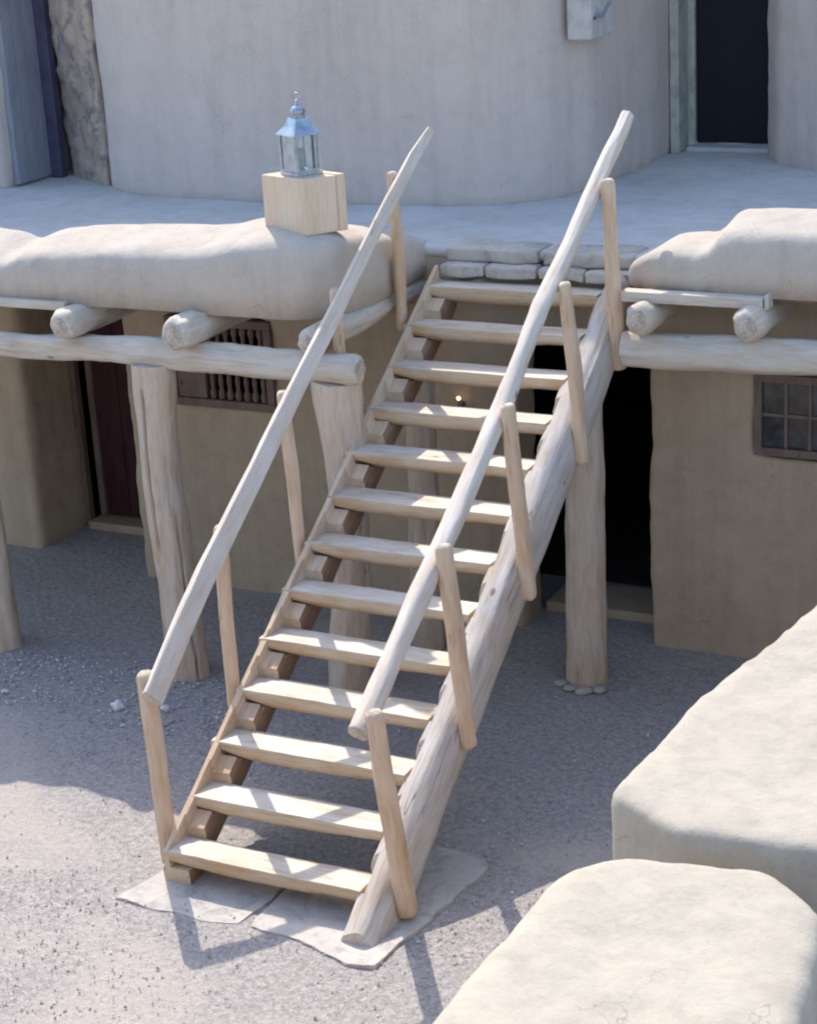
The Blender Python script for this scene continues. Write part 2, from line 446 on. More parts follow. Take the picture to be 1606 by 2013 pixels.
# ------------------------------------------------------------------ the adobe house
H = empty('adobe_house', (0, 4.15, 0))
tag(H, 'two storey adobe house with log porch, soft parapets and a bulging upper wall', 'house')
def b_lower(bm):
    Z = 2.62
    add_box(bm, (-9, 4.40, -.1), (-3.80, 4.8, Z))
    add_box(bm, (-4.10, 4.38, -.1), (-3.78, 5.05, Z))
    # middle wall with the grille window opening
    add_box(bm, (-2.66, 4.15, -.1), (-2.24, 4.95, Z)); add_box(bm, (-2.3, 4.15, -.1), (-1.33, 4.55, 1.42))
    add_box(bm, (-1.40, 4.15, -.1), (.46, 4.55, Z)); add_box(bm, (-2.3, 4.15, 2.06), (-1.33, 4.55, Z))
    add_box(bm, (-3.9, 4.45, 2.02), (-2.5, 4.9, Z))
    # right wall with a small window
    add_box(bm, (1.40, 4.15, -.1), (2.09, 4.6, Z)); add_box(bm, (2.0, 4.15, -.1), (2.75, 4.6, 1.40))
    add_box(bm, (2.68, 4.15, -.1), (9, 4.6, Z)); add_box(bm, (2.0, 4.15, 1.97), (2.75, 4.6, Z))
    add_box(bm, (.4, 4.22, 2.02), (1.45, 4.6, Z))
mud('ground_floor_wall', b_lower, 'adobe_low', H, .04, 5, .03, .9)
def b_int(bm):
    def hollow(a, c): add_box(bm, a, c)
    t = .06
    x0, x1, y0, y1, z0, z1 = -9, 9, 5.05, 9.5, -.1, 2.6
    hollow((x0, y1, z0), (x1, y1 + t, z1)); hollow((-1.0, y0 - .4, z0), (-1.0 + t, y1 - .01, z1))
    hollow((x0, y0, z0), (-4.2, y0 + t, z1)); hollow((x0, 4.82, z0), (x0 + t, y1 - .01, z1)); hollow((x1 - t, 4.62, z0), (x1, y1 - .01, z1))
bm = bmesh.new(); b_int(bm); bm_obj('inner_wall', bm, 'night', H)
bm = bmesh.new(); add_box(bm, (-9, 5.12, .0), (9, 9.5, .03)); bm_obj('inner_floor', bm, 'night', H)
# thresholds
bm = bmesh.new(); add_box(bm, (-3.70, 4.90, -.02), (-2.68, 5.3, .06)); bevelled(bm, .015); bm_obj('threshold', bm, 'adobe_low', H)
bm = bmesh.new(); add_box(bm, (.48, 4.5, -.02), (1.38, 4.95, .06)); bevelled(bm, .015); bm_obj('threshold', bm, 'adobe_low', H)

# left doorway: dark plank door standing ajar in a recess
df = bpy.data.objects
def door(x0, x1, y, z0, z1, mat, framemat, fw=.06, planks=4, th=.05, label=None):
    bm = bmesh.new()
    n = planks
    for i in range(n):
        a = x0 + (x1 - x0) * i / n; c = x0 + (x1 - x0) * (i + 1) / n
        add_box(bm, (a + .004, y, z0), (c - .004, y + th, z1))
    add_box(bm, (x0 + .01, y + .01, z0 + .01), (x1 - .01, y + th - .01, z1 - .01))
    d = bm_obj('door', bm, mat, H)
    if label: d['label'] = label
    bm = bmesh.new(); add_box(bm, (x0 - fw, y - .03, z0), (x0 - .003, y + .09, z1 + fw)); add_box(bm, (x1 + .003, y - .03, z0), (x1 + fw, y + .09, z1 + fw)); add_box(bm, (x0 - .003, y - .03, z1 + .003), (x1 + .003, y + .09, z1 + fw))
    bevelled(bm, .006, 1); bm_obj('door_frame', bm, framemat, d)
    return d
d1 = door(-3.60, -2.72, 5.06, .08, 1.95, 'darkwood', 'frame', .06, 4, label='dark red brown plank door')
bm = bmesh.new(); bmesh.ops.create_uvsphere(bm, u_segments=12, v_segments=8, radius=.028); bm_obj('handle', bm, 'tindark', d1, True, (-2.80, 4.97, 1.0))
bm = bmesh.new(); add_box(bm, (-3.80, 4.97, .0), (-3.72, 5.04, 2.0)); bevelled(bm, .006, 1); bm_obj('door_post', bm, 'frame', H)
# middle window: turned spindle grille
def spindles(x0, x1, y, z0, z1, n, parent):
    V = []; F = []
    for i in range(n):
        cx = x0 + (x1 - x0) * (i + .5) / n; prof = []
        k = 26; seg = 8
        for s in range(k + 1):
            t = s / k; z = z0 + (z1 - z0) * t
            r = .014 + .007 * math.sin(t * math.pi * 6) ** 2 + (.006 if t < .08 or t > .92 else 0)
            prof.append((r, z))
        o = len(V)
        for r, z in prof:
            for j in range(seg): a = 6.283 * j / seg; V.append((cx + r * math.cos(a), y + r * math.sin(a), z))
        for s in range(k):
            for j in range(seg):
                a = o + s * seg + j; b_ = o + s * seg + (j + 1) % seg; F.append((a, b_, b_ + seg, a + seg))
    return mesh_obj('spindle_grille', V, F, 'frame', parent)
bm = bmesh.new()
add_box(bm, (-2.25, 4.125, 1.40), (-1.38, 4.20, 1.46)); add_box(bm, (-2.25, 4.125, 2.00), (-1.38, 4.20, 2.06))
add_box(bm, (-2.25, 4.125, 1.462), (-2.19, 4.20, 1.998)); add_box(bm, (-1.44, 4.125, 1.462), (-1.38, 4.20, 1.998))
add_box(bm, (-2.188, 4.14, 1.462), (-1.95, 4.19, 1.998)); bevelled(bm, .004, 1)
wf = bm_obj('window', bm, 'frame', H); spindles(-1.94, -1.45, 4.165, 1.462, 1.998, 7, wf)
# right window: dark panes behind crossed bars
bm = bmesh.new()
def window_frame(bm, x0, x1, y, z0, z1, nx, nz, f=.05, b_=.02, d=.06):
    add_box(bm, (x0, y, z0), (x1, y + d, z0 + f)); add_box(bm, (x0, y, z1 - f), (x1, y + d, z1))
    add_box(bm, (x0, y, z0 + f + .001), (x0 + f, y + d, z1 - f - .001)); add_box(bm, (x1 - f, y, z0 + f + .001), (x1, y + d, z1 - f - .001))
    for i in range(1, nx):
        c = x0 + f + (x1 - x0 - 2 * f) * i / nx; add_box(bm, (c - b_ / 2, y + .012, z0 + f + .002), (c + b_ / 2, y + d - .012, z1 - f - .002))
    for i in range(1, nz):
        c = z0 + f + (z1 - z0 - 2 * f) * i / nz; add_box(bm, (x0 + f + .002, y + .015, c - b_ / 2), (x1 - f - .002, y + d - .015, c + b_ / 2))
window_frame(bm, 2.10, 2.66, 4.13, 1.42, 1.95, 3, 2)
wf2 = bm_obj('window', bm, M['frame'], H); wf2['label'] = 'small dark paned window under the right porch'
bm = bmesh.new(); add_box(bm, (2.14, 4.155, 1.46), (2.62, 4.165, 1.91)); bm_obj('pane', bm, 'pane', wf2)
# the small light seen through the treads
bm = bmesh.new(); bmesh.ops.create_uvsphere(bm, u_segments=14, v_segments=10, radius=.013)
fl = tag(empty('wall_lamp', (.084, 4.10, 1.60)), 'tiny lit lamp on the porch wall, glimpsed between the stair treads', 'lamp')
bm_obj('bulb', bm, 'bulb', fl, True, (.084, 4.07, 1.645))
bm = bmesh.new(); add_box(bm, (.064, 4.085, 1.56), (.104, 4.15, 1.61)); bevelled(bm, .006); bm_obj('bracket', bm, 'tindark', fl)

# roof deck / terrace floor
def b_deck(bm):
    add_box(bm, (-9, 2.9, 2.53), (-.36, 4.3, 2.66)); add_box(bm, (1.46, 3.78, 2.56), (9, 4.3, 2.66)); add_box(bm, (-9, 4.12, 2.585), (9, 10, 2.66))
mud('roof_terrace', b_deck, 'deck', H, .03, 3, .012, .8, .003)
bm = bmesh.new()
add_box(bm, (-9, 2.92, 2.50), (-.55, 4.14, 2.525)); add_box(bm, (1.47, 3.70, 2.53), (9, 4.14, 2.555))
bm_obj('ceiling_board', bm, 'frame', H)

# parapets
mudloft('parapet', [(-9, 3.05, 2.48, 2.90, .31), (-6, 3.05, 2.48, 2.90, .31), (-4.2, 3.05, 2.48, 2.90, .31), (-3.3, 3.05, 2.48, 2.88, .31), (-2.8, 3.05, 2.48, 2.85, .31), (-2.58, 3.05, 2.48, 2.81, .30), (-2.38, 3.05, 2.48, 2.88, .31), (-2.1, 3.05, 2.48, 2.92, .31), (-1.6, 3.05, 2.49, 2.95, .31),
        (-1.1, 3.05, 2.49, 2.97, .31), (-.80, 3.06, 2.48, 3.03, .30), (-.46, 3.12, 2.46, 3.055, .27), (-.33, 3.35, 2.46, 2.99, .20), (-.30, 3.65, 2.46, 2.91, .17), (-.30, 3.95, 2.47, 2.82, .17), (-.29, 4.25, 2.48, 2.71, .16), (-.29, 4.5, 2.5, 2.66, .15)], 'parapet', H, power=6, amp=.007)
mudloft('parapet', [(1.44, 4.02, 2.55, 2.70, .17), (1.56, 3.95, 2.56, 2.81, .23), (1.74, 3.93, 2.56, 2.86, .25), (1.88, 3.92, 2.56, 2.87, .26), (1.95, 3.92, 2.56, 2.91, .26), (2.03, 3.92, 2.56, 3.0, .27), (2.15, 3.92, 2.56, 3.02, .28), (2.45, 3.92, 2.56, 3.03, .28),
        (2.9, 3.92, 2.56, 3.03, .28), (3.6, 3.92, 2.56, 3.03, .28), (4.8, 3.92, 2.56, 2.97, .28), (6.5, 3.92, 2.56, 2.97, .28), (9, 3.92, 2.56, 2.97, .28)], 'parapet', H, power=5.5, amp=.007)

# worn blocks edging the terrace at the head of the stair
def blk(x0, x1, y0, y1, z0, z1):
    bm = bmesh.new(); add_box(bm, (x0, y0, z0), (x1, y1, z1)); bevelled(bm, .018, 2)
    bmesh.ops.subdivide_edges(bm, edges=bm.edges[:], cuts=3, use_grid_fill=True)
    for v_ in bm.verts: v_.co += Vector((.3, 1, 1)) * (.014 * noise.noise(v_.co * 7) + .006 * noise.noise(v_.co * 25))
    bm_obj('edge_block', bm, 'brick', H, True)
for x0, x1 in ((.03, .34), (.35, .70), (.72, 1.03), (1.04, 1.34)): blk(x0, x1, 3.99, 4.15, 2.50, 2.575)
for x0, x1 in ((.04, .68), (.72, 1.33)): blk(x0, x1, 4.08, 4.40, 2.577, 2.666)

# upper storey
UP = [(-3.95, 9.5), (-3.78, 6.1), (-3.60, 5.56), (-3.22, 5.34), (-2.1, 5.29), (-.9, 5.33), (-.25, 5.45), (.08, 5.72), (.26, 6.2), (.32, 7.2), (.33, 9.5)]
mud('upper_wall', lambda bm: add_prism(bm, UP, 2.6, 5.36), 'adobe', H, .06, 8, .015, .6, .003)
def b_rub(bm):
    add_prism(bm, [(-4.36, 6.06), (-3.66, 5.62), (-3.7, 9), (-4.36, 9)], 2.6, 6.1)
mud('recess_wall', b_rub, 'adobe_rough', H, .05, 4, .05, 1.6, .02)
mud('side_wall', lambda bm: (add_prism(bm, [(-9, 5.40), (-4.50, 5.40), (-4.46, 6.25), (-4.46, 9), (-9, 9)], 2.6, 6.1)), 'adobe', H, .06, 5, .02)
# blue grey plank shutter on the side wall
bm = bmesh.new()
for i in range(4): add_box(bm, (-4.49, 5.50 + i * .135, 2.68), (-4.435, 5.50 + i * .135 + .129, 4.8))
d3 = bm_obj('shutter', bm, 'bluewood', H); d3['label'] = 'blue grey plank shutter'
bm = bmesh.new(); add_box(bm, (-4.455, 5.93, 2.66), (-4.33, 6.02, 6.0)); bevelled(bm, .008, 1); bm_obj('corner_strip', bm, 'gap_shadow', H)  # dark strip standing in for the shadow in the gap between walls
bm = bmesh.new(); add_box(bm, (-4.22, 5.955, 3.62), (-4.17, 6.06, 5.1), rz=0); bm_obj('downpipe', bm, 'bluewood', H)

# back wall with the dark doorway, raised out of view to shade the terrace
def b_bk(bm):
    add_box(bm, (-3.85, 7.3, 2.6), (.27, 8.3, 7.6))  # unseen rear block added to keep sun off the terrace
    add_box(bm, (.2, 7.95, 2.6), (.40, 8.35, 7.6)); add_box(bm, (.3, 7.95, 4.75), (1.3, 8.35, 7.6)); add_box(bm, (.3, 7.95, 2.6), (1.3, 8.35, 2.69))
    add_prism(bm, [(1.12, 7.70), (1.30, 7.38), (1.75, 7.12), (6, 6.9), (6, 9), (1.10, 9)], 2.6, 7.6)
mud('back_wall', b_bk, 'adobe', H, .05, 4, .012)
d2 = door(.44, 1.10, 8.02, 2.70, 4.70, 'navy', 'palepaint', .085, 1, .04, label='nearly black navy door at the back of the terrace')
bm = bmesh.new(); add_box(bm, (.325, 7.70, 2.66), (.40, 7.94, 4.8)); bevelled(bm, .008, 1); bm_obj('door_post', bm, 'palepaint', H)
bm = bmesh.new(); add_box(bm, (.42, 7.80, 2.655), (1.11, 8.01, 2.695)); bevelled(bm, .01, 1); bm_obj('threshold', bm, 'deck', H)

# wall fixture by the upper corner
fx = tag(empty('wall_fixture', (.33, 5.95, 3.76)), 'pale box fixture with a curved slot on the rounded upper wall corner', 'fixture')
bm = bmesh.new(); add_box(bm, (.20, 5.88, 3.77), (.39, 6.32, 4.25)); bevelled(bm, .025, 3); bm_obj('case', bm, 'fixture', fx)
V = []; F = []
for i in range(13):
    t = i / 12; y = 5.92 + .32 * t; z = 3.91 + .07 * t * t + .012 * math.sin(t * 9)
    V += [(.388, y, z), (.406, y, z), (.406, y, z + .022), (.388, y, z + .022)]
for i in range(12):
    for j in range(4): a = i * 4 + j; b_ = i * 4 + (j + 1) % 4; F.append((a, b_, b_ + 4, a + 4))
mesh_obj('handle', V, F, 'bluewood', fx)

# ------------------------------------------------------------------ porch timber
PG = {}
def thing_log(name, label, cat, group, *a, **k):
    o = log(name, *a, **k); tag(o, label, cat, group); return o
# pillars
log('pillar', [(-1.363, 2.70, -.05), (-1.378, 2.70, .65), (-1.398, 2.70, 1.12), (-1.417, 2.70, 1.38), (-1.415, 2.70, 1.7), (-1.395, 2.70, 2.16)], [.141, .125, .127, .123, .123, .143], 'wood', H, 64, .03, .010, .06,
    split=[(-1.75, .9, 2.12, .085, .045, .12), (-.55, .0, 1.3, .08, .02, .0), (-2.5, 0, .5, .05, .015, 0)], seed=1, squash=(1, 1), label='pale pillar left of the stair, split down its upper front')
log('pillar', [(-.235, 2.89, -.05), (-.14, 2.84, .9), (-.09, 2.79, 1.3), (-.10, 2.74, 2.14)], [.133, .122, .120, .146], 'wood', H, 64, .03, .010, .06,
    split=[(-1.95, 1.0, 2.10, .09, .05, -.05), (-1.3, 0, .9, .08, .03, 0)], seed=2, label='pillar just left of the upper stair, flaring towards its top')
log('pillar', [(1.195, 3.47, -.05), (1.207, 3.47, .7), (1.213, 3.47, 1.4), (1.22, 3.47, 1.99)], [.130, .126, .124, .120], 'wood', H, 72, .03, .010, .06,
    split=[(-1.78, .02, 1.32, .16, .05, .06), (-.75, .02, 1.1, .06, .03, 0), (-1.25, 1.2, 1.9, .05, .02, 0)], seed=3, label='thick pillar right of the stair with two long splits')
log('pillar', [(-2.885, 2.70, -.05), (-2.925, 2.70, 1.1), (-2.925, 2.70, 2.15)], [.125, .12, .12], 'wood', H, 48, .04, .010, .06, seed=4, label='pillar at the left picture edge')
log('pillar', [(-.04, 3.68, -.05), (-.02, 3.68, 1.2), (.0, 3.68, 1.98)], [.115, .10, .09], 'wood', H, 48, .04, .010, .06, seed=5, split=[(-2.0, .1, 1.2, .06, .02, 0)], label='pillar behind the stair, seen between the treads')
log('pillar', [(3.9, 3.62, -.05), (3.88, 3.62, 1.1), (3.88, 3.62, 2.12)], [.13, .125, .12], 'wood', H, 40, .05, .010, .06, seed=6)
# pale stones packed round the right pillar's foot
for k, (a, rr) in enumerate(((-2.5, .05), (-1.9, .055), (-1.3, .06), (-.7, .05))):
    bm = bmesh.new(); bmesh.ops.create_icosphere(bm, subdivisions=2, radius=rr)
    for v_ in bm.verts: v_.co *= 1 + .4 * noise.noise(v_.co * 14 + Vector((k, 0, 0))); v_.co.z *= .35
    tag(bm_obj('stone', bm, 'brick', None, True, (1.195 + .17 * math.cos(a), 3.47 + .17 * math.sin(a), .01), (0, 0, a)),
        'flat pale stone packed around the base of the right pillar', 'stone', 'stones packed round the right pillar')
# beams
log('beam', [(-6, 2.70, 2.23), (-2.4, 2.70, 2.21), (-1.4, 2.70, 2.235), (-.5, 2.70, 2.22), (.10, 2.70, 2.21)], [.085, .08, .09, .095, .10], 'beam', H, 36, .05, .014, .6, seed=8, squash=(1, 1), label='pale horizontal beam of the left porch')
log('beam', [(1.44, 3.62, 2.205), (2.6, 3.62, 2.225), (6, 3.62, 2.22)], [.105, .11, .11], 'beam', H, 36, .05, .012, .08, seed=9, label='pale horizontal beam of the right porch')
# vigas: their sawn ends stand proud of the beam
for k, (x, y0, z, r) in enumerate(((-2.95, 2.50, 2.40, .09), (-1.95, 2.50, 2.405, .098), (-1.08, 2.48, 2.41, .108), (-.21, 2.60, 2.385, .085))):
    log('viga', [(x, y0, z), (x + (.02 if k < 3 else 0), 3.2, z), (x, 4.22, z)], [r, r * .97, r * .92], 'beam', H, 32, .06, .012, .75 if k != 2 else .5, seed=20 + k)
for k, (x, y0, z, r) in enumerate(((1.60, 3.42, 2.435, .10), (2.27, 3.42, 2.435, .105), (3.0, 3.42, 2.435, .10))):
    log('viga', [(x, y0, z), (x, 4.22, z)], [r, r * .95], 'beam', H, 32, .06, .012, .7, seed=30 + k)
log('viga', [(.26, 4.02, 2.40), (.30, 4.3, 2.42)], [.07, .07], 'beam', H, 24, .05, .008, .5, seed=35)
# fascia boards
def board(x0, x1, y, z, h, d, mat='beam'):
    bm = bmesh.new(); L_ = x1 - x0
    add_box(bm, (-h / 2, -d / 2, 0), (h / 2, d / 2, L_)); bevelled(bm, .008, 2)
    o = bm_obj('fascia_board', bm, mat, H, False, (x0, y, z), (0, math.pi / 2, 0)); return o
board(1.45, 2.325, 3.60, 2.545, .065, .10); board(-6, -2.03, 2.74, 2.485, .055, .10)
board(2.332, 2.36, 3.61, 2.555, .09, .10)

# ------------------------------------------------------------------ wooden box and tin lantern on the parapet
bx = tag(empty('wooden_box', (-.46, 3.18, 2.95)), 'squat pale wooden box standing on the left parapet', 'box')
fr = Vector((-.37, 2.99)); lf = Vector((-.735, 3.11)); rt = Vector((-.21, 3.21))
e1 = (lf - fr); e2 = (rt - fr)
def quadbox(bm, o, a, b_, z0, z1):
    add_prism(bm, [tuple(o), tuple(o + b_), tuple(o + a + b_), tuple(o + a)], z0, z1)
e2 = Vector((-e1.y, e1.x)).normalized() * -.30
if e2.y < 0: e2 = -e2
e2 = Vector((.165, .225))
bm = bmesh.new(); quadbox(bm, fr, e1, e2 * .78, 2.955, 3.302); bevelled(bm, .006, 2); bm_obj('box_body', bm, 'crate', bx)
bm = bmesh.new(); quadbox(bm, fr + e2 * .79 + e1 * -.012, e1 * 1.02, e2 * .20, 2.955, 3.307); bevelled(bm, .005, 2); bm_obj('end_board', bm, 'crate', bx)
cx, cy = -.478, 3.165
ln = tag(empty('lantern', (cx, cy, 3.303)), 'silvery glazed tin lantern with a small domed chimney on the wooden box', 'lantern')
ra = math.radians(-27)
def rotated(bm): bmesh.ops.rotate(bm, verts=bm.verts, cent=(cx, cy, 0), matrix=Matrix.Rotation(ra, 3, 'Z')); return bm
hw = .082; z0 = 3.303
bm = bmesh.new(); add_box(bm, (cx - hw - .012, cy - hw - .012, z0), (cx + hw + .012, cy + hw + .012, z0 + .022)); add_box(bm, (cx - hw, cy - hw, z0 + .0225), (cx + hw, cy + hw, z0 + .034))
bm_obj('base', rotated(bm), 'tin', ln)
for sx in (-1, 1):
    for sy in (-1, 1):
        bm = bmesh.new(); add_box(bm, (cx + sx * hw - .009, cy + sy * hw - .009, z0 + .0345), (cx + sx * hw + .009, cy + sy * hw + .009, z0 + .245))
        bm_obj('corner_strip', rotated(bm), 'tin', ln)
bm = bmesh.new()
add_box(bm, (cx + hw - .001, cy - hw + .010, z0 + .035), (cx + hw + .002, cy + hw - .010, z0 + .244))
bm_obj('glass_pane', rotated(bm), 'glass', ln)
bm = bmesh.new()
add_box(bm, (cx - hw + .010, cy - hw - .002, z0 + .035), (cx + hw - .010, cy - hw + .002, z0 + .244))
bm_obj('side_panel', rotated(bm), 'tin', ln)
bm = bmesh.new(); add_box(bm, (cx - hw + .010, cy + hw - .002, z0 + .035), (cx + hw - .010, cy + hw + .002, z0 + .244)); bm_obj('side_panel', rotated(bm), 'tin', ln)
bm = bmesh.new(); add_box(bm, (cx + hw - .004, cy + .035, z0 + .036), (cx + hw + .006, cy + .047, z0 + .243)); bm_obj('glazing_bar', rotated(bm), 'tindark', ln)
bm = bmesh.new(); bmesh.ops.create_cone(bm, cap_ends=True, segments=20, radius1=.022, radius2=.020, depth=.12, matrix=Matrix.Translation((cx, cy, z0 + .096)))
bm_obj('candle', bm, 'fixture', ln, True)
def frustum(bm, r0, r1, za, zb):
    pts = []
    for r, z in ((r0, za), (r1, zb)):
        pts.append([bm.verts.new((cx + sx * r, cy + sy * r, z)) for sx, sy in ((-1, -1), (1, -1), (1, 1), (-1, 1))])
    a, t = pts; bm.faces.new(a[::-1]); bm.faces.new(t)
    for i in range(4): bm.faces.new((a[i], a[(i + 1) % 4], t[(i + 1) % 4], t[i]))
bm = bmesh.new(); frustum(bm, .104, .101, z0 + .246, z0 + .254); frustum(bm, .099, .064, z0 + .2545, z0 + .295); frustum(bm, .063, .043, z0 + .2955, z0 + .345)
rf = bm_obj('lantern_roof', rotated(bm), 'tin', ln)
bm = bmesh.new()
prof = [(.046, .346), (.046, .372), (.05, .378), (.044, .396), (.03, .412), (.012, .420), (.008, .445), (.006, .452)]
sg = 20; rings = [[bm.verts.new((cx + r * math.cos(6.283 * j / sg), cy + r * math.sin(6.283 * j / sg), z0 + z)) for j in range(sg)] for r, z in prof]
for a, t in zip(rings, rings[1:]):
    for j in range(sg): bm.faces.new((a[j], a[(j + 1) % sg], t[(j + 1) % sg], t[j]))
bm.faces.new(rings[-1]); bm_obj('chimney', bm, 'tin', ln, True)
V = []; F = []
for i in range(20):
    a = 6.283 * i / 20; c_ = Vector((cx + .022 * math.cos(a), cy, z0 + .472 + .022 * math.sin(a)))
    for j in range(8):
        t = 6.283 * j / 8; V.append(c_ + .004 * (Vector((math.cos(a), 0, math.sin(a))) * math.cos(t) + Vector((0, 1, 0)) * math.sin(t)))
for i in range(20):
    for j in range(8): F.append((i * 8 + j, i * 8 + (j + 1) % 8, ((i + 1) % 20) * 8 + (j + 1) % 8, ((i + 1) % 20) * 8 + j))
mesh_obj('hanging_ring', V, F, 'tin', ln)

# ------------------------------------------------------------------ the staircase
ST = tag(empty('wooden_staircase', (W / 2, .3, 0)), 'rustic open log staircase with thirteen plank treads climbing to the roof terrace', 'staircase')
def slopez(y): return RISE * y / RUN
TH = .10
def stringer(x, rx, rz, drop, cutx0, cutx1, y0, y1, seed, label, mt='grey'):
    """Log stringer with a level seat cut for every tread; local Z runs up the slope."""
    ys = []
    y = y0
    while y < y1: ys.append(y); y += .022
    ys.append(y1)
    for i in range(1, 14):
        for k in (i * RUN + .002, i * RUN + .004, i * RUN + .198, i * RUN + .203):
            if y0 < k < y1: ys.append(k)
    ys.sort()
    seg = 40; verts = []; faces = []
    angs = [2 * math.pi * j / seg for j in range(seg)]
    O = Vector((x, y0, slopez(y0) - drop)); d = Vector((0, RUN, RISE)).normalized()
    q = d.to_track_quat('Z', 'X'); inv = q.inverted()
    for y in ys:
        zc = slopez(y) - drop
        nv0 = y * 1.4 + seed * 5
        i = int(math.floor(y / RUN)); f = y - i * RUN
        cut = None
        if 1 <= i <= 13 and .003 <= f <= .20: cut = i * RISE - TH + .002
        for a in angs:
            n_ = Vector((math.cos(a), math.sin(a), nv0))
            k = 1 + .06 * noise.noise(n_ * 1.1) + .06 * noise.noise(n_ * 3.0) + (.035 * noise.noise(Vector((math.cos(a) * 7, math.sin(a) * 7, nv0 * .8))) if mt == 'grey' else 0)
            ex = .72 if mt == 'grey' else .8
            px = math.copysign(abs(math.cos(a)) ** ex, math.cos(a)) * rx * k; pz = math.copysign(abs(math.sin(a)) ** (.5 + ex / 2), math.sin(a)) * rz * k
            px, pz = x + px, zc + pz
            if mt == 'post' and pz > zc and px > x - rx * .50: pz = min(pz, slopez(y) - .075)
            elif mt == 'post' and pz > zc + rz * .1: pz = slopez(y) - .006
            if cut is not None and cutx0 <= px <= cutx1 and pz > cut: pz = cut
            if pz < -.01: pz = -.01
            verts.append(inv @ (Vector((px, y, pz)) - O))
    for i in range(len(ys) - 1):
        for j in range(seg):
            a = i * seg + j; b_ = i * seg + (j + 1) % seg; faces.append((a, a + seg, b_ + seg, b_))
    faces.append(tuple(range(seg))); faces.append(tuple((len(ys) - 1) * seg + j for j in range(seg))[::-1])
    me = bpy.data.meshes.new('stringer'); me.from_pydata(verts, [], faces); me.update()
    o = bpy.data.objects.new('stringer', me); o.location = O; o.rotation_mode = 'QUATERNION'; o.rotation_quaternion = q
    COL.objects.link(o); finish(o, ST, mt, True); o['label'] = label
    me.materials.append(M['shade_side']); me.materials.append(M['bounce_side'])
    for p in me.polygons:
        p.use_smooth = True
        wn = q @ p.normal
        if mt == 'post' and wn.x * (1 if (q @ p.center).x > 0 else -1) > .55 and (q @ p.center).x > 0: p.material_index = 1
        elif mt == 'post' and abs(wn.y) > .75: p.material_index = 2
    bm = bmesh.new(); bm.from_mesh(me); bmesh.ops.recalc_face_normals(bm, faces=bm.faces)
    for e in bm.edges:
        if len(e.link_faces) == 2 and e.calc_face_angle(0) > .7: e.smooth = False
    bm.to_mesh(me); bm.free()
    return o
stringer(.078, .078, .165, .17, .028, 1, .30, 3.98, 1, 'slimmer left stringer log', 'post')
stringer(1.262, .108, .205, .195, -1, W + .012, .10, 3.96, 2, 'thick right stringer log, notched for the treads')

def tread(i):
    y = i * RUN; z = i * RISE
    r = random.Random(i * 13 + 1)
    dep = .20 + r.uniform(-.008, .012)
    th0 = TH + r.uniform(-.008, .012)
    xa = -.008 + r.uniform(-.012, .012); xb = W + r.uniform(-.012, .004)
    bow = r.uniform(.2, 1.0)
    n = 36; V = []; F = []
    sec = 15
    for s in range(n + 1):
        t = s / n; x = xa + (xb - xa) * t
        # the underside is the rounded outside of the split log, thinning towards one end
        thk = th0 * (.80 + .20 * math.sin(math.pi * min(1, t * 1.1 + .12)) ** .5 + .10 * (t - .5) * (1 if i % 2 else -.3))
        thk *= 1 - .45 * bow * max(0, 1 - t / .22) ** 2
        yf = y + .010 * noise.noise(Vector((x * 3, i * 5.1, 0))) + .005 * noise.noise(Vector((x * 11, i, 0)))
        zt = z + .003 * noise.noise(Vector((x * 2, i * 3.3, 9)))
        prof = [(0, 0), (0, -.008)]
        for k in range(9):
            a = k / 8
            prof.append((-.003 * math.sin(a * math.pi) + .045 * a ** 3, -.012 - (thk - .014) * (a ** .9)))
        prof += [(dep - .03, -thk), (dep, -thk * .6), (dep, -.005), (dep - .006, 0)]
        prof[0] = (.004, 0)
        for (dy, dz) in prof: V.append((x, yf + dy, zt + dz + .002 * noise.noise(Vector((x * 14, dy * 30, i))) * (1 if dz < -.01 else 0)))
    m_ = len(prof)
    for s in range(n):
        for k in range(m_):
            a = s * m_ + k; b_ = s * m_ + (k + 1) % m_; F.append((a, b_, b_ + m_, a + m_))
    F.append(tuple(range(m_))[::-1]); F.append(tuple(n * m_ + k for k in range(m_)))
    # local Z along the tread so that the grain follows it
    O = Vector((xa, y, z)); q = Vector((1, 0, 0)).to_track_quat('Z', 'Y'); inv = q.inverted()
    V = [inv @ (Vector(v_) - O) for v_ in V]
    me = bpy.data.meshes.new('tread'); me.from_pydata([tuple(v_) for v_ in V], [], F); me.update()
    o = bpy.data.objects.new('tread', me); o.location = O; o.rotation_mode = 'QUATERNION'; o.rotation_quaternion = q
    COL.objects.link(o); finish(o, ST, 'tread', True); me.materials.append(M['bounce_side'])
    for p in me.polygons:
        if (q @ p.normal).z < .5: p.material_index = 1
    bm = bmesh.new(); bm.from_mesh(me); bmesh.ops.recalc_face_normals(bm, faces=bm.faces)
    for e in bm.edges:
        if len(e.link_faces) == 2 and e.calc_face_angle(0) > .8: e.smooth = False
    bm.to_mesh(me); bm.free()
for i in range(1, 14): tread(i)

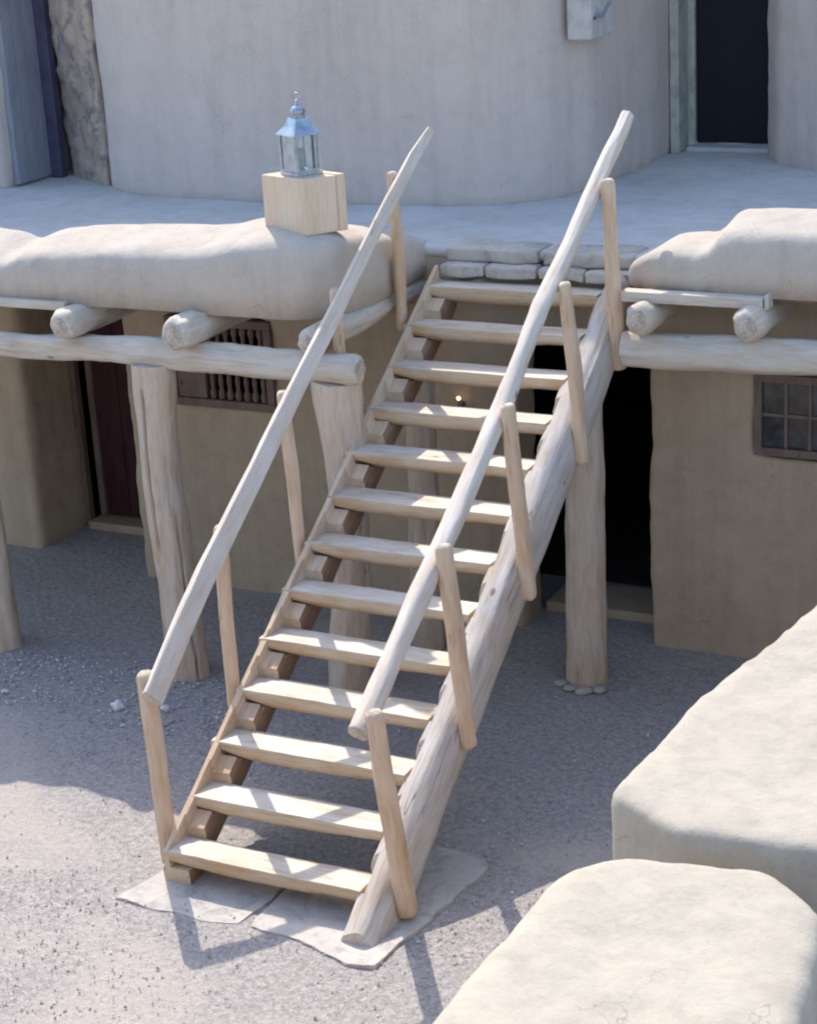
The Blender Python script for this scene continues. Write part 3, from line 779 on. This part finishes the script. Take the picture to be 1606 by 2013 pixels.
# balusters: split poles nailed outside the stringers
LP = [((-.085, .475, .01), (-.085, .425, 1.175), .056), ((-.075, 1.245, .60), (-.075, 1.262, 1.71), .047), ((-.075, 2.12, 1.14), (-.075, 2.045, 2.26), .045),
      ((-.075, 2.79, 1.55), (-.075, 2.76, 2.70), .043), ((-.075, 3.62, 2.22), (-.075, 3.60, 3.25), .042)]
RP = [((1.405, .41, .03), (1.35, .285, 1.24), .056), ((1.40, 1.24, .60), (1.35, 1.15, 1.80), .05), ((1.40, 2.13, 1.12), (1.35, 2.04, 2.30), .048),
      ((1.40, 2.98, 1.66), (1.35, 2.90, 2.78), .046), ((1.40, 3.63, 2.06), (1.365, 3.59, 3.25), .048)]
for k, (a, c, r) in enumerate(LP + RP):
    log('baluster', [a, tuple((a[i] + c[i]) / 2 + (.006 if i == 0 else .0) * (-1) ** k for i in range(3)), c], [r * .98, r, r * .92], 'post', ST, 24, .05, .006, .6, seed=50 + k,
        flat=None, squash=(1, .85))
RL = [(-.005, .355, 1.06), (-.005, .673, 1.31), (-.005, .984, 1.54), (-.005, 1.331, 1.765), (-.005, 1.712, 2.01), (-.005, 2.078, 2.25), (-.005, 2.483, 2.505), (-.005, 2.891, 2.77), (-.005, 3.343, 3.055), (-.005, 3.777, 3.315), (-.005, 4.04, 3.44)]
log('handrail', RL, [.064, .062, .060, .057, .054, .051, .048, .044, .041, .037, .028], 'rail', ST, 40, .04, .004, .12, seed=70, flatw=((.75, -.62, .1), .38), label='left handrail with a flat sawn underside')
RR = [(1.27, .262, 1.110), (1.27, .658, 1.345), (1.27, .938, 1.518), (1.27, 1.275, 1.715), (1.27, 1.553, 1.87), (1.27, 1.834, 2.05), (1.27, 2.149, 2.25), (1.27, 2.412, 2.44), (1.27, 2.73, 2.67), (1.27, 3.009, 2.815), (1.27, 3.2, 2.925), (1.27, 3.492, 3.115), (1.27, 3.898, 3.348), (1.27, 4.08, 3.448), (1.27, 4.20, 3.53)]
log('handrail', RR, [.060, .059, .058, .057, .056, .054, .053, .052, .051, .050, .049, .047, .045, .043, .040], 'rail', ST, 32, .04, .006, .15, seed=71, label='round right handrail, slightly crooked')

# ------------------------------------------------------------------ foreground adobe walls
def wallA(bm):
    add_prism(bm, [(3.40, -1.84), (3.70, -2.03), (4.50, -1.97), (4.50, 3.5), (3.95, 3.5), (3.60, -.1), (3.45, -.98)], -.1, 2.235)
tag(mud('adobe_wall', wallA, 'adobe_pale', None, .03, 14, .012, .8, .005), 'thick sunlit adobe wall top with a shaded end face at the right edge', 'wall')
def wallB(bm):
    add_prism(bm, [(3.44, -2.42), (3.58, -2.22), (4.06, -2.14), (4.30, -2.36), (4.38, -2.9), (4.42, -6.5), (3.36, -6.5), (3.40, -3.2)], -.1, 2.245)
tag(mud('adobe_wall', wallB, 'adobe_pale', None, .03, 28, .014, .8, .005), 'rounded sunlit adobe wall top filling the bottom right corner', 'wall')

def opp(bm):
    add_box(bm, (-12, -13, -.1), (12, -6.9, 3.75)); add_box(bm, (-12, -7.3, 3.7), (3.0, -6.9, 4.15))  # unseen house, added to bounce sunlight into the shaded facade
tag(mud('unseen_bounce_house', opp, 'adobe_pale', None, .12, 5, .03, .7), 'unseen adobe house added behind the camera to bounce light', 'house')

# ------------------------------------------------------------------ light, sky, camera
sd = Vector((-.55, .64, 1.0)).normalized()          # towards the sun
elev = math.asin(sd.z); az = math.atan2(sd.x, sd.y)
w = bpy.data.worlds.new('World'); S.world = w; w.use_nodes = True
nt = w.node_tree; bg = nt.nodes['Background']
sky = nt.nodes.new('ShaderNodeTexSky'); sky.sky_type = 'NISHITA'; sky.sun_disc = False
sky.sun_elevation = elev; sky.sun_rotation = az
sky.altitude = 200; sky.air_density = 1.4; sky.dust_density = 2.2; sky.ozone_density = 3.0
nt.links.new(sky.outputs[0], bg.inputs[0]); bg.inputs[1].default_value = .15
sl = bpy.data.lights.new('sun', 'SUN'); sl.energy = 2.35; sl.angle = math.radians(.53); sl.color = (1, .92, .79)
so = bpy.data.objects.new('sun', sl); COL.objects.link(so); so.rotation_mode = 'QUATERNION'; so.rotation_quaternion = sd.to_track_quat('Z', 'Y')
so.location = sd * 20

PARAM = (5.62167, -7.5094, 5.42498, 0.47561, 0.34194, -0.05833, 3916.95458)
cx_, cy_, cz_, yaw, pit, rol, f = PARAM
cp, sp = math.cos(pit), math.sin(pit)
Fw = Vector((-math.sin(yaw) * cp, math.cos(yaw) * cp, -sp)); Rt = Vector((math.cos(yaw), math.sin(yaw), 0)); Up = Rt.cross(Fw)
c, s = math.cos(rol), math.sin(rol)
R2 = c * Rt + s * Up; U2 = -s * Rt + c * Up
cam = bpy.data.cameras.new('camera'); co = bpy.data.objects.new('camera', cam); COL.objects.link(co)
mw = Matrix(((R2.x, U2.x, -Fw.x, cx_), (R2.y, U2.y, -Fw.y, cy_), (R2.z, U2.z, -Fw.z, cz_), (0, 0, 0, 1)))
co.matrix_world = mw
cam.sensor_fit = 'VERTICAL'; cam.sensor_height = 24; cam.lens = f * 24 / 2013; cam.clip_end = 300
S.camera = co
S.cycles.pixel_filter_type = 'BLACKMAN_HARRIS'; S.cycles.filter_width = 2.1
S.view_settings.view_transform = 'Standard'; S.view_settings.look = 'None'; S.view_settings.gamma = 1
S.view_settings.exposure = 1.1
